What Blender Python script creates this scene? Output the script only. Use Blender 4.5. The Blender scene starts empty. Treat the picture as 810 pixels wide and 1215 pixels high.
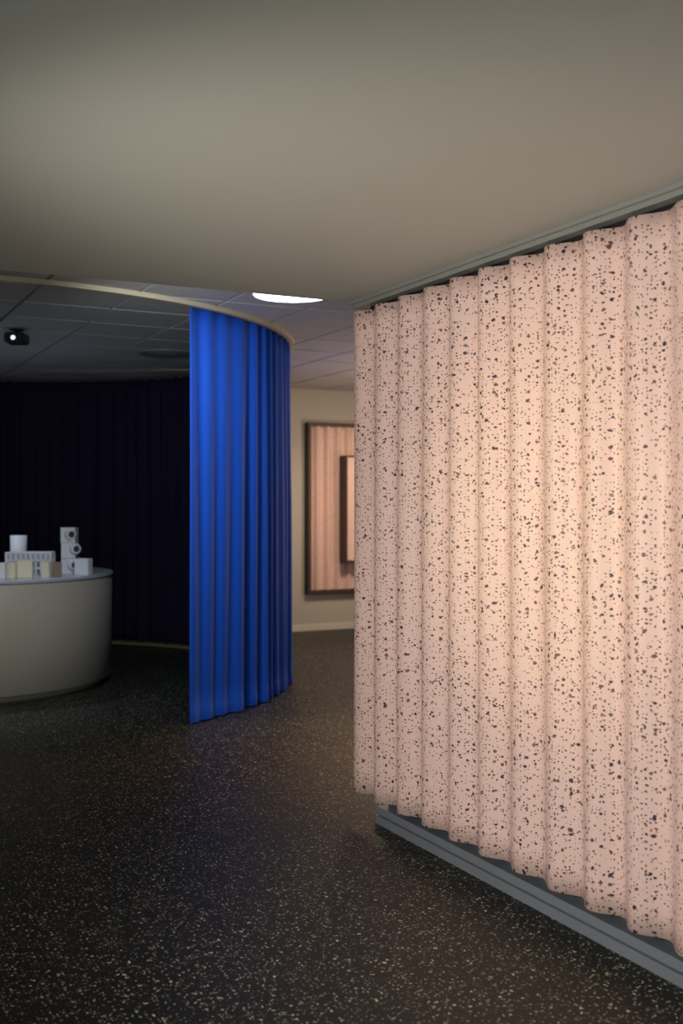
import bpy, bmesh, math, random
from mathutils import Vector, Matrix
random.seed(4)
F=1300.0; H=1.45; HZ=600.0
S,Cc=0.4504,0.8928
def c2r(X,Z): return (Cc*X+S*Z, -S*X+Cc*Z)
def pix(px,Z): return c2r((px-405)/F*Z, Z)
scene=bpy.context.scene
scene.view_settings.view_transform='Standard'
scene.view_settings.look='None'

# ---------------- materials
def mat(name, col, rough=0.6, metal=0.0, emis=None, estr=0.0, bump=0, bscale=80, var=0.0, vscale=3, sheen=0.0, coat=0):
    m=bpy.data.materials.new(name); m.use_nodes=True
    nt=m.node_tree; b=nt.nodes['Principled BSDF']
    b.inputs['Roughness'].default_value=rough; b.inputs['Metallic'].default_value=metal
    b.inputs['Base Color'].default_value=(*col,1)
    if sheen:
        b.inputs['Sheen Weight'].default_value=sheen; b.inputs['Sheen Tint'].default_value=(.05,.3,1,1)
    if coat: b.inputs['Coat Weight'].default_value=coat
    tc=nt.nodes.new('ShaderNodeTexCoord')
    n=nt.nodes.new('ShaderNodeTexNoise'); n.inputs['Scale'].default_value=vscale; n.inputs['Detail'].default_value=4
    nt.links.new(tc.outputs['Object'],n.inputs['Vector'])
    mix=nt.nodes.new('ShaderNodeMix'); mix.data_type='RGBA'
    mix.inputs['A'].default_value=(*[c*(1-var) for c in col],1)
    mix.inputs['B'].default_value=(*[min(1,c*(1+var)) for c in col],1)
    nt.links.new(n.outputs['Fac'],mix.inputs['Factor']); nt.links.new(mix.outputs['Result'],b.inputs['Base Color'])
    if bump:
        n2=nt.nodes.new('ShaderNodeTexNoise'); n2.inputs['Scale'].default_value=bscale
        nt.links.new(tc.outputs['Object'],n2.inputs['Vector'])
        bp=nt.nodes.new('ShaderNodeBump'); bp.inputs['Strength'].default_value=bump; bp.inputs['Distance'].default_value=0.004
        nt.links.new(n2.outputs['Fac'],bp.inputs['Height']); nt.links.new(bp.outputs['Normal'],b.inputs['Normal'])
    if emis:
        b.inputs['Emission Color'].default_value=(*emis,1); b.inputs['Emission Strength'].default_value=estr
    return m

def speckle(name, base, axes, layers, rough=0.5, basevar=0.1, spec=.5):
    m=bpy.data.materials.new(name); m.use_nodes=True
    nt=m.node_tree; N=nt.nodes; L=nt.links; b=N['Principled BSDF']; b.inputs['Roughness'].default_value=rough
    b.inputs['Specular IOR Level'].default_value=spec
    tc=N.new('ShaderNodeTexCoord'); sep=N.new('ShaderNodeSeparateXYZ'); L.new(tc.outputs['Object'],sep.inputs[0])
    com=N.new('ShaderNodeCombineXYZ'); L.new(sep.outputs[axes[0]],com.inputs[0]); L.new(sep.outputs[axes[1]],com.inputs[1])
    nz=N.new('ShaderNodeTexNoise'); nz.inputs['Scale'].default_value=1.6; L.new(tc.outputs['Object'],nz.inputs['Vector'])
    mx=N.new('ShaderNodeMix'); mx.data_type='RGBA'
    mx.inputs['A'].default_value=(*[c*(1-basevar) for c in base],1); mx.inputs['B'].default_value=(*[c*(1+basevar) for c in base],1)
    L.new(nz.outputs['Fac'],mx.inputs['Factor']); cur=mx.outputs['Result']
    for i,(sc,r0,r1,keep,cols,dist) in enumerate(layers):
        dn=N.new('ShaderNodeTexNoise'); dn.inputs['Scale'].default_value=sc*1.7; dn.inputs['Detail'].default_value=1
        L.new(com.outputs[0],dn.inputs['Vector'])
        sub=N.new('ShaderNodeVectorMath'); sub.operation='SUBTRACT'; sub.inputs[1].default_value=(.5,.5,.5); L.new(dn.outputs['Color'],sub.inputs[0])
        scl=N.new('ShaderNodeVectorMath'); scl.operation='SCALE'; scl.inputs['Scale'].default_value=dist/sc; L.new(sub.outputs[0],scl.inputs[0])
        add=N.new('ShaderNodeVectorMath'); add.operation='ADD'; L.new(com.outputs[0],add.inputs[0]); L.new(scl.outputs[0],add.inputs[1])
        off=N.new('ShaderNodeVectorMath'); off.operation='ADD'; off.inputs[1].default_value=(3.7*i+20,1.9*i+20,0); L.new(add.outputs[0],off.inputs[0])
        v=N.new('ShaderNodeTexVoronoi'); v.voronoi_dimensions='2D'; v.inputs['Scale'].default_value=sc; L.new(off.outputs[0],v.inputs['Vector'])
        sc3=N.new('ShaderNodeSeparateColor'); L.new(v.outputs['Color'],sc3.inputs[0])
        mr=N.new('ShaderNodeMapRange'); mr.inputs['From Min'].default_value=1-keep; mr.inputs['From Max'].default_value=1
        mr.inputs['To Min'].default_value=r0; mr.inputs['To Max'].default_value=r1; mr.clamp=True
        L.new(sc3.outputs[0],mr.inputs['Value'])
        gt=N.new('ShaderNodeMath'); gt.operation='GREATER_THAN'; gt.inputs[1].default_value=1-keep; L.new(sc3.outputs[0],gt.inputs[0])
        lt=N.new('ShaderNodeMath'); lt.operation='LESS_THAN'; L.new(v.outputs['Distance'],lt.inputs[0]); L.new(mr.outputs[0],lt.inputs[1])
        mu=N.new('ShaderNodeMath'); mu.operation='MULTIPLY'; L.new(gt.outputs[0],mu.inputs[0]); L.new(lt.outputs[0],mu.inputs[1])
        cr=N.new('ShaderNodeValToRGB'); cr.color_ramp.interpolation='CONSTANT'
        el=cr.color_ramp.elements
        el[0].position=0; el[0].color=(*cols[0][1],1); el[1].position=cols[1][0]; el[1].color=(*cols[1][1],1)
        for p,c in cols[2:]:
            e=el.new(p); e.color=(*c,1)
        L.new(sc3.outputs[1],cr.inputs[0])
        m2=N.new('ShaderNodeMix'); m2.data_type='RGBA'; L.new(mu.outputs[0],m2.inputs['Factor']); L.new(cur,m2.inputs['A']); L.new(cr.outputs[0],m2.inputs['B'])
        cur=m2.outputs['Result']
    L.new(cur,b.inputs['Base Color'])
    return m

M_floor=speckle('rubber_speckle_floor',(.0080,.0098,.0072),(0,1),[
   (92,.13,.29,.28,[(0,(.30,.30,.22)),(.35,(.54,.54,.42)),(.75,(.15,.15,.11))],.9),
   (54,.09,.22,.36,[(0,(.66,.66,.54)),(.4,(.34,.35,.27)),(.8,(.80,.79,.66))],1.2)],rough=.48,spec=.35)
chips=[(0,(.075,.032,.05)),(.36,(.19,.075,.065)),(.60,(.04,.024,.05)),(.80,(.34,.18,.14)),(.93,(.17,.13,.14))]
M_terr=speckle('terrazzo_pink',(.86,.64,.585),(1,2),[
   (39,.09,.24,.48,chips,.5),
   (84,.11,.28,.54,chips,.45),
   (25,.09,.165,.18,chips,.5)],rough=.5,basevar=.03)
pale=[(0,(.55,.33,.27)),(.5,(.62,.40,.33)),(.8,(.4,.2,.16))]
M_terr2=speckle('terrazzo_pink_back',(.80,.55,.46),(0,2),[(26,.08,.18,.3,pale,.9),(50,.1,.22,.4,pale,.8)],rough=.5)
M_soff=mat('painted_plaster',(.465,.495,.445),.8,bump=.15,bscale=200,var=.04,vscale=1.2)
M_tile=mat('acoustic_tile',(.62,.60,.58),.9,bump=.3,bscale=300,var=.06)
M_dark=mat('void_dark',(.01,.01,.01),.9)
M_wall=mat('warm_wall_paint',(.55,.50,.42),.8,bump=.1,bscale=200,var=.03)
M_grey=mat('grey_wall_paint',(.42,.44,.42),.8,bump=.1,bscale=200,var=.03)
M_core=mat('partition_core',(.07,.07,.075),.8,var=.03)
M_trim=mat('trim_cream',(.75,.70,.58),.5,var=.03)
M_lit_gap=mat('lit_gap_tan',(.35,.27,.18),.6,var=.05)  # tan that paints the lit gap under the dark curtain
M_rail=mat('rail_grey_green',(.30,.32,.30),.4,metal=.1,var=.05)
M_plinth=mat('plinth_metal',(.25,.29,.34),.4,metal=.2,var=.05)
M_edge=mat('sheet_edge',(.85,.80,.76),.5)
M_blue=mat('blue_wool',(.004,.105,.74),.7,bump=.3,bscale=600,var=.06,vscale=40,sheen=.15)
M_black=mat('dark_lining',(.012,.008,.045),.9,bump=.3,bscale=500,var=.2)
M_track=mat('curtain_track',(.72,.62,.45),.4)
M_table=mat('table_lacquer',(.54,.50,.43),.38,var=.02)
M_ttop=mat('table_top',(.50,.53,.62),.35,var=.02)
M_white=mat('white_plaster',(.82,.84,.88),.5,var=.03,vscale=20)
M_cream=mat('cream_block',(.85,.80,.62),.55,var=.04,vscale=20)
M_brown=mat('brown_block',(.28,.2,.15),.6,var=.2,vscale=20)
M_hole_shade=mat('hole_shade',(.05,.05,.06),.7)  # near-black that paints the shade inside the socket holes
M_blackp=mat('black_plastic',(.012,.012,.014),.4)
M_lens=mat('lens_glow',(.9,.95,1),.2,emis=(.75,.9,1),estr=1.2)
M_lamp=mat('lamp_diffuser',(1,1,1),.4,emis=(.92,.96,1),estr=5)
M_frame=mat('frame_dark_wood',(.06,.032,.022),.5,var=.2,vscale=15)

# ---------------- mesh helpers
def obj(name, bm, mats, smooth=False, parent=None):
    me=bpy.data.meshes.new(name); bm.normal_update(); bm.to_mesh(me); bm.free()
    for m in (mats if isinstance(mats,(list,tuple)) else [mats]): me.materials.append(m)
    if smooth:
        for p in me.polygons: p.use_smooth=True
    o=bpy.data.objects.new(name,me); scene.collection.objects.link(o)
    if parent: o.parent=parent
    return o
def empty(name,loc=(0,0,0)):
    e=bpy.data.objects.new(name,None); e.empty_display_size=.1; scene.collection.objects.link(e); return e
def bm_box(bm,x0,x1,y0,y1,z0,z1,mi=0):
    vs=[bm.verts.new(p) for p in [(x0,y0,z0),(x1,y0,z0),(x1,y1,z0),(x0,y1,z0),(x0,y0,z1),(x1,y0,z1),(x1,y1,z1),(x0,y1,z1)]]
    for f in [(0,3,2,1),(4,5,6,7),(0,1,5,4),(1,2,6,5),(2,3,7,6),(3,0,4,7)]:
        fc=bm.faces.new([vs[i] for i in f]); fc.material_index=mi
    return vs
def box(name,x0,x1,y0,y1,z0,z1,m,parent=None,bev=0):
    bm=bmesh.new(); bm_box(bm,x0,x1,y0,y1,z0,z1)
    if bev: bmesh.ops.bevel(bm,geom=bm.edges[:],offset=bev,segments=2,affect='EDGES')
    return obj(name,bm,m,parent=parent)
def lathe(bm,cx,cy,prof,seg=96,mi=0,cap=True):
    rings=[]
    for r,z in prof:
        rings.append([bm.verts.new((cx+r*math.cos(2*math.pi*i/seg),cy+r*math.sin(2*math.pi*i/seg),z)) for i in range(seg)])
    for a,b in zip(rings,rings[1:]):
        for i in range(seg):
            f=bm.faces.new([a[i],a[(i+1)%seg],b[(i+1)%seg],b[i]]); f.material_index=mi; f.smooth=True
    if cap:
        f=bm.faces.new(rings[0][::-1]); f.material_index=mi
        f=bm.faces.new(rings[-1]); f.material_index=mi

# ---------------- room shell
TC=2.80; SO=2.41
box('floor',-4.2,8.2,-3.2,13.2,-.1,0,M_floor)
box('ceiling',-4.2,8.2,-3.2,4.60,SO,TC+.1,M_soff)
bm=bmesh.new(); g=.6; gap=.011
lampx,lampy=c2r(-.315,6.97)
ox=.18
for i in range(-7,14):
    for j in range(0,15):
        x0=ox+i*g; y0=4.62+j*g-.2
        if x0<-4.1 or x0+g>8.2: continue
        ya=max(y0,4.60)+gap; yb=y0+g-gap
        bm_box(bm,x0+gap,x0+g-gap,ya,yb,TC,TC+.02)
obj('ceiling_tiles',bm,M_tile)
box('ceiling_void',-4.2,8.2,4.60,13.2,TC+.021,TC+.1,M_dark)
box('wall_left',-4.3,-4.2,-3.2,13.2,-.1,TC+.1,M_grey)
box('wall_right',8.2,8.3,-3.2,13.2,-.1,TC+.1,M_wall)
box('wall_rear',-4.2,8.2,-3.3,-3.2,-.1,TC+.1,M_grey)
box('wall_back',4.15,8.2,11.5,13.2,0,TC,M_wall)
box('wall_far',-4.2,4.15,12.6,12.7,0,TC,M_wall)
box('baseboard_back',4.15,8.2,11.482,11.5,0,.075,M_trim,bev=.004)

# ---------------- wave wall
ww=empty('corrugated_terrazzo_partition')
lam=.209; A=.026; XM=2.385; YE=4.588; Y0=-1.0; YA=4.675
bm=bmesh.new(); n=int((YE-Y0)/lam*36); rows=24
Z0,Z1=.117,2.355
def wx(y,z):
    ph=2*math.pi*(YA-y)/lam+2.0+.14*math.sin(1.9*y+.9*z)+.11*math.sin(5.1*y-1.3*z+1)
    s=math.cos(ph)
    a=A*(1+.10*math.sin(3.3*y+1.4*z)+.08*math.sin(8.7*y+2))
    return XM - a*(s-.02*math.cos(2*ph))
grid=[]
for i in range(n+1):
    yy=YE-(YE-Y0)*i/n
    grid.append([bm.verts.new((wx(yy,Z0+(Z1-Z0)*k/rows),yy,Z0+(Z1-Z0)*k/rows)) for k in range(rows+1)])
for i in range(n):
    for k in range(rows):
        bm.faces.new([grid[i][k],grid[i][k+1],grid[i+1][k+1],grid[i+1][k]])
o=obj('corrugated_sheet',bm,[M_terr,M_edge],smooth=True,parent=ww)
sd=o.modifiers.new('s','SOLIDIFY'); sd.thickness=.007; sd.offset=0; sd.material_offset_rim=1
bm=bmesh.new()
bm_box(bm,2.395,2.50,Y0,4.40,0,.038); bm_box(bm,2.412,2.50,Y0,4.40,.038,.048); bm_box(bm,2.400,2.50,Y0,4.40,.048,.078)
obj('plinth',bm,M_plinth,parent=ww)
bm=bmesh.new(); bm_box(bm,2.375,2.45,Y0,4.595,SO-.032,SO); bm_box(bm,2.36,2.378,Y0,4.595,SO-.014,SO)
obj('top_rail',bm,M_rail,parent=ww)
box('backing',2.46,2.62,Y0,4.395,0,SO,M_core,parent=ww)
bm=bmesh.new()
for z in (.35,1.2,2.1): bm_box(bm,2.421,2.465,Y0,4.38,z,z+.05)
bm_box(bm,2.421,2.465,Y0,4.5,2.32,SO-.03)
obj('battens',bm,M_dark,parent=ww)

# ---------------- curtain ring
CX,CZ,R=-3.16,8.93,2.76
def ring(ang,r):
    a=math.radians(ang); return c2r(CX+r*math.cos(a),CZ+r*math.sin(a))
def curtain(name,a0,a1,m,z0,z1,lamb,amp,roff=0,seed=1,parent=None,hem=False,thick=.004):
    rnd=random.Random(seed); bm=bmesh.new()
    L=math.radians(a1-a0)*R; n=int(L/.008)
    zs=[z0,z0+.004,z0+.085,z0+.09]+[z0+.09+(z1-z0-.09)*k/22 for k in range(1,23)] if hem else [z0+(z1-z0)*k/20 for k in range(21)]
    ph=[rnd.uniform(0,6.28) for _ in range(8)]
    cols=[]
    for i in range(n+1):
        t=i/n; s=t*L; col=[]
        w=s+.04*math.sin(s*4.3+ph[0])+.02*math.sin(s*9.1+ph[1])
        for z in zs:
            f=(z1-z)/(z1-z0)
            am=amp*(1+.30*math.sin(s*6.1+ph[2]+f*.8)+.20*math.sin(s*2.7+ph[3]))
            drift=.03*f*math.sin(s*4+ph[4]+f*1.6)
            q=math.sin(2*math.pi*(w+drift)/lamb)
            r=R+roff+am*(.6+.4*min(1,f*2))*(q+.08*math.sin(4*math.pi*(w+drift)/lamb+ph[5]))
            r+=.012*f*math.sin(2*math.pi*s/.43+ph[6])
            if hem and z<z0+.087: r+=.0035
            x,y=ring(a0+(a1-a0)*t,r); 
            col.append(bm.verts.new((x,y,z)))
        cols.append(col)
    for i in range(n):
        for k in range(len(zs)-1):
            bm.faces.new([cols[i][k],cols[i+1][k],cols[i+1][k+1],cols[i][k+1]])
    o=obj(name,bm,m,smooth=True,parent=parent)
    if thick:
        sm=o.modifiers.new('s','SOLIDIFY'); sm.thickness=thick; sm.offset=0
    return o
bc=empty('blue_curtain')
curtain('fabric',-37.9,45,M_blue,.008,TC-.032,.175,.024,-.042,3,bc,hem=True)
curtain('lining',-37.4,45,M_black,.02,TC-.035,.175,.024,-.057,3,bc)
dc=empty('dark_curtain')
curtain('fabric_dark',45.3,246,M_black,.03,TC-.032,.16,.035,0,7,dc)
def arcband(name,a0,a1,r0,r1,z0,z1,m,parent=None):
    bm=bmesh.new(); n=int((a1-a0)/1.2); pr=None
    for i in range(n+1):
        a=a0+(a1-a0)*i/n
        p0=ring(a,r0);p1=ring(a,r1)
        v=[bm.verts.new((*p0,z0)),bm.verts.new((*p1,z0)),bm.verts.new((*p1,z1)),bm.verts.new((*p0,z1))]
        if pr:
            for k in range(4):
                bm.faces.new([pr[k],v[k],v[(k+1)%4],pr[(k+1)%4]])
        else: bm.faces.new(v)
        pr=v
    bm.faces.new(pr[::-1]); bmesh.ops.recalc_face_normals(bm,faces=bm.faces[:])
    return obj(name,bm,m,parent=parent)
arcband('track',-114,45,R-.03,R+.01,TC-.03,TC,M_track,bc)
arcband('track_dark',45.2,245.8,R-.02,R+.02,TC-.03,TC,M_core,dc)
arcband('lit_gap_strip',46,245,R-.075,R-.06,0,.022,M_lit_gap)  # added strip, stands in for the lit gap below the dark curtain

# ---------------- round display table
tx,ty=c2r(-3.12,9.0)
tb=empty('round_display_table'); TR=1.21; TH=.90
bm=bmesh.new(); lathe(bm,tx,ty,[(TR-.07,0),(TR-.07,.05)]); obj('plinth_base',bm,M_table,parent=tb)
bm=bmesh.new(); lathe(bm,tx,ty,[(TR-.01,.05),(TR,.056),(TR,TH-.032),(TR-.004,TH-.028)],128); obj('drum',bm,M_table,parent=tb)
bm=bmesh.new(); lathe(bm,tx,ty,[(TR+.006,TH-.028),(TR+.01,TH-.022),(TR+.01,TH-.005),(TR+.005,TH)],128); obj('top',bm,M_ttop,parent=tb)

cang=-math.atan2(S,Cc)
def placed(name,parts,px,Z,rot=0):
    x,y=pix(px,Z); e=empty(name); e.location=(x,y,TH); e.rotation_euler=(0,0,cang+rot)
    for pn,bm,m,sm in parts: obj(pn,bm,m,sm,parent=e)
    return e
def hollow_block(w,h,d,t=.012):
    bm=bmesh.new()
    bm_box(bm,-w/2,w/2,-d/2,d/2,0,h)
    bmesh.ops.bevel(bm,geom=bm.edges[:],offset=.004,segments=2,affect='EDGES')
    top=max(bm.faces,key=lambda f:f.calc_center_median().z)
    bmesh.ops.inset_region(bm,faces=[top],thickness=t)
    bmesh.ops.translate(bm,verts=top.verts[:],vec=(0,0,-h*.6))
    return bm
def blk(name,p0,p1,yt,yb,m,d=None,rot=0.0,t=.012):
    Z=(H-TH)*F/(yb-HZ); w=(p1-p0)*Z/F; h=(yb-yt)*Z/F; d=d or w
    x=(p0+p1)/2; Zc=Z+d/2
    return placed(name,[('body',hollow_block(w,h,d,t),m,False)],x,Zc,rot)
blk('sample_block',-4,7,668,688,M_white,d=.07,rot=.1)
blk('sample_block',9,20,668,687,M_cream,d=.07,rot=-.1)
blk('sample_block',22,39,666,686.5,M_cream,d=.10,rot=.15)
blk('sample_block',50,60,667,685.5,M_cream,d=.05,rot=-.2)
blk('sample_block',62,73,667,685,M_brown,d=.05,rot=.2)
blk('sample_block',90,108,663,682.5,M_white,d=.08,rot=-.25)
bm=bmesh.new(); w=.35; n=9
for k in range(n+1):
    x=-w/2+w*k/n; bm_box(bm,x-.006,x+.006,-.06,.06,0,.185)
for z in (0,.055,.115,.175): bm_box(bm,-w/2,w/2,-.06,-.05,z,z+.013); bm_box(bm,-w/2,w/2,.05,.06,z,z+.013)
bm_box(bm,-w/2,w/2,-.06,.06,0,.008)
placed('perforated_rack',[('lattice',bm,M_white,False)],36,8.62)
bm=bmesh.new(); lathe(bm,0,0,[(.05,0),(.06,.005),(.066,.31),(.061,.31),(.053,.02)],40)
placed('white_vase',[('vessel',bm,M_white,False)],22,8.85)
tw=[]
bm=bmesh.new()
for k,(dx,z) in enumerate([(0,0),(.0,.125),(-.004,.25)]):
    bm_box(bm,-.058+dx,.058+dx,-.055,.055,z,z+.122)
tw.append(('stack',bm,M_white,False))
for k,(dx,z) in enumerate([(.03,.07),(.045,.20),(.005,.318)]):
    for nm,prof,m,cp in (('socket_%d'%k,[(.040,0),(.042,.045),(.037,.05),(.026,.05)],M_white,False),('bore_shade_%d'%k,[(.026,0),(.026,.046)],M_hole_shade,True)):  # each bore is a solid dark plug standing in for shade in the hole
        b=bmesh.new(); lathe(b,0,0,prof,32,cap=cp)
        bmesh.ops.rotate(b,verts=b.verts[:],cent=(0,0,0),matrix=Matrix.Rotation(math.radians(90),3,'X'))
        bmesh.ops.rotate(b,verts=b.verts[:],cent=(0,0,0),matrix=Matrix.Rotation(math.radians(35),3,'Z'))
        bmesh.ops.translate(b,verts=b.verts[:],vec=(dx,-.045,z)); tw.append((nm,b,m,False))
placed('socket_tower',tw,83,8.95)

# ---------------- ceiling fittings
pj=empty('ceiling_projector'); x,y=pix(20,8.4)
bm=bmesh.new(); bm_box(bm,-.075,.075,-.09,.09,-.11,-.03); bmesh.ops.bevel(bm,geom=bm.edges[:],offset=.012,segments=3,affect='EDGES')
obj('body',bm,M_blackp,parent=pj)
bm=bmesh.new(); lathe(bm,0,0,[(.02,-.035),(.02,-.006),(.05,-.006),(.05,0)],24); obj('mount',bm,M_blackp,parent=pj)
bm=bmesh.new(); lathe(bm,0,0,[(.028,0),(.028,.02),(.022,.02),(.020,.012)],24)
bmesh.ops.rotate(bm,verts=bm.verts[:],cent=(0,0,0),matrix=Matrix.Rotation(math.radians(90),3,'X')); bmesh.ops.translate(bm,verts=bm.verts[:],vec=(0,-.085,-.075))
obj('lens_ring',bm,M_blackp,parent=pj)
bm=bmesh.new(); lathe(bm,0,0,[(.017,0),(.017,.014)],24)
bmesh.ops.rotate(bm,verts=bm.verts[:],cent=(0,0,0),matrix=Matrix.Rotation(math.radians(90),3,'X')); bmesh.ops.translate(bm,verts=bm.verts[:],vec=(0,-.088,-.075))
obj('lens',bm,M_lens,parent=pj)
pj.location=(x,y,TC); pj.rotation_euler=(0,0,cang)
x,y=pix(198,9.7)
vd=empty('ceiling_vent_diffuser'); 
for k,(r0,r1,z) in enumerate([(.26,.23,-.012),(.21,.17,-.018),(.15,.11,-.024)]):
    bm=bmesh.new(); lathe(bm,0,0,[(r1,z),(r0,0)],48,cap=True); obj('cone_%d'%k,bm,M_rail,parent=vd)
vd.location=(x,y,TC)
bm=bmesh.new(); lathe(bm,0,0,[(.255,-.008),(.262,-.006),(.262,0)],64,cap=True)
rl=empty('round_ceiling_light'); obj('rim',bm,M_trim,parent=rl)
bm=bmesh.new(); lathe(bm,0,0,[(.243,-.012),(.245,-.0085)],64,cap=True); obj('diffuser',bm,M_lamp,parent=rl)
rl.location=(lampx,lampy,TC)

# ---------------- framed panel on the back wall
fp=empty('framed_wave_panel'); yb=11.5
X0,X1,zz0,zz1=5.33,6.75,.44,2.41
bm=bmesh.new(); t=.035; dp=.10
bm_box(bm,X0,X0+t,yb-dp,yb,zz0,zz1); bm_box(bm,X1-t,X1,yb-dp,yb,zz0,zz1)
bm_box(bm,X0+t,X1-t,yb-dp,yb,zz0,zz0+t); bm_box(bm,X0+t,X1-t,yb-dp,yb,zz1-t,zz1)
obj('frame',bm,M_frame,parent=fp)
bm=bmesh.new(); n=240; pr=None
for i in range(n+1):
    x=X0+t+(X1-X0-2*t)*i/n; y=yb-.045-.024*math.cos(2*math.pi*(x-X0)/.135)
    v=[bm.verts.new((x,y,zz0+t)),bm.verts.new((x,y,zz1-t))]
    if pr: bm.faces.new([pr[0],v[0],v[1],pr[1]])
    pr=v
obj('wave_sheet',bm,M_terr2,True,parent=fp)
bm=bmesh.new(); a0,a1,b0,b1=5.74,6.40,.80,2.03
bm_box(bm,a0,a0+.02,yb-.24,yb-.06,b0,b1); bm_box(bm,a1-.02,a1,yb-.24,yb-.06,b0,b1)
bm_box(bm,a0+.02,a1-.02,yb-.24,yb-.06,b0,b0+.02); bm_box(bm,a0+.02,a1-.02,yb-.24,yb-.06,b1-.02,b1)
obj('inner_frame',bm,M_frame,parent=fp)
box('inner_face',a0+.02,a1-.02,yb-.23,yb-.07,b0+.02,b1-.02,M_terr2,parent=fp)

# ---------------- lights
def spot(name,loc,tgt,power,col,ang,blend=1,size=.1):
    l=bpy.data.lights.new(name,'SPOT'); l.energy=power; l.color=col; l.spot_size=math.radians(ang); l.spot_blend=blend; l.shadow_soft_size=size
    o=bpy.data.objects.new(name,l); o.location=loc; o.rotation_euler=(Vector(tgt)-Vector(loc)).to_track_quat('-Z','Y').to_euler(); scene.collection.objects.link(o); return o
def area(name,loc,tgt,power,col,sx,sy):
    l=bpy.data.lights.new(name,'AREA'); l.shape='RECTANGLE'; l.size=sx; l.size_y=sy; l.energy=power; l.color=col
    o=bpy.data.objects.new(name,l); o.location=loc; o.rotation_euler=(Vector(tgt)-Vector(loc)).to_track_quat('-Z','Y').to_euler(); scene.collection.objects.link(o); return o
spot('panel_spot',(-.7,2.4,1.3),(2.4,3.05,1.35),235,(1,.86,.77),96,1,.12)
spot('panel_spot_warm',(-.5,2.9,1.45),(2.4,3.15,1.42),85,(1,.82,.36),38,1,.15)
area('ceiling_fill',(-1.4,-1.0,.4),(-.2,1.4,2.41),46,(.88,1,.94),3.2,2.0)  # added fill aimed up from behind the camera to brighten the ceiling
area('ceiling_fill_front',(-2.3,2.2,.15),(-1.2,3.0,2.41),22,(.88,1,.94),2.4,2.4)  # second added fill near the floor, evens out the ceiling brightness
x,y=c2r(-1.15,5.7)
spot('curtain_spot',(x,y,2.55),(2.42,7.0,1.75),100,(.88,.94,1),105,1,.15)
area('corridor_light',(5.8,9.2,2.76),(5.8,9.6,0),42,(1,.80,.60),1.2,.6)
area('corridor_uplight',(6.8,8.5,1.2),(5.0,8.8,2.8),38,(1,.74,.58),.8,.8)
spot('frame_fill',(5.6,9.0,2.7),(5.9,11.4,1.4),70,(1,.80,.58),50,1,.1)  # added warm light to brighten the inner face of the framed panel
spot('floor_glow_fill',(4.6,6.4,2.72),(3.0,5.9,0),300,(1,.55,.25),50,1,.15)  # added orange light, stands in for warm bounce and reflection on the floor
spot('table_front_spot',(-.8,5.0,2.6),(.7,8.4,.35),72,(1,.88,.70),40,1,.15)
spot('table_top_spot',(tx-.2,ty-.5,2.66),(tx,ty-.8,.9),45,(.72,.82,1),60,.8,.05)
area('ring_fill',(tx+.2,ty+.3,1.2),(tx+.2,ty+.3,2.8),1.3,(.7,.75,1),.6,.6)
w=bpy.data.worlds.new('w'); scene.world=w; w.use_nodes=True
w.node_tree.nodes['Background'].inputs[0].default_value=(.5,.5,.45,1); w.node_tree.nodes['Background'].inputs[1].default_value=.05

# ---------------- camera
cam=bpy.data.cameras.new('cam'); co=bpy.data.objects.new('camera',cam); scene.collection.objects.link(co)
cam.sensor_fit='VERTICAL'; cam.sensor_height=36; cam.lens=F/1215*36
cam.shift_y=-(607.5-HZ)/1215
co.location=(0,0,H); co.rotation_euler=(math.radians(90),0,cang)
cam.dof.use_dof=True; cam.dof.focus_distance=4.6; cam.dof.aperture_fstop=2.4
cam.clip_start=.05
scene.camera=co
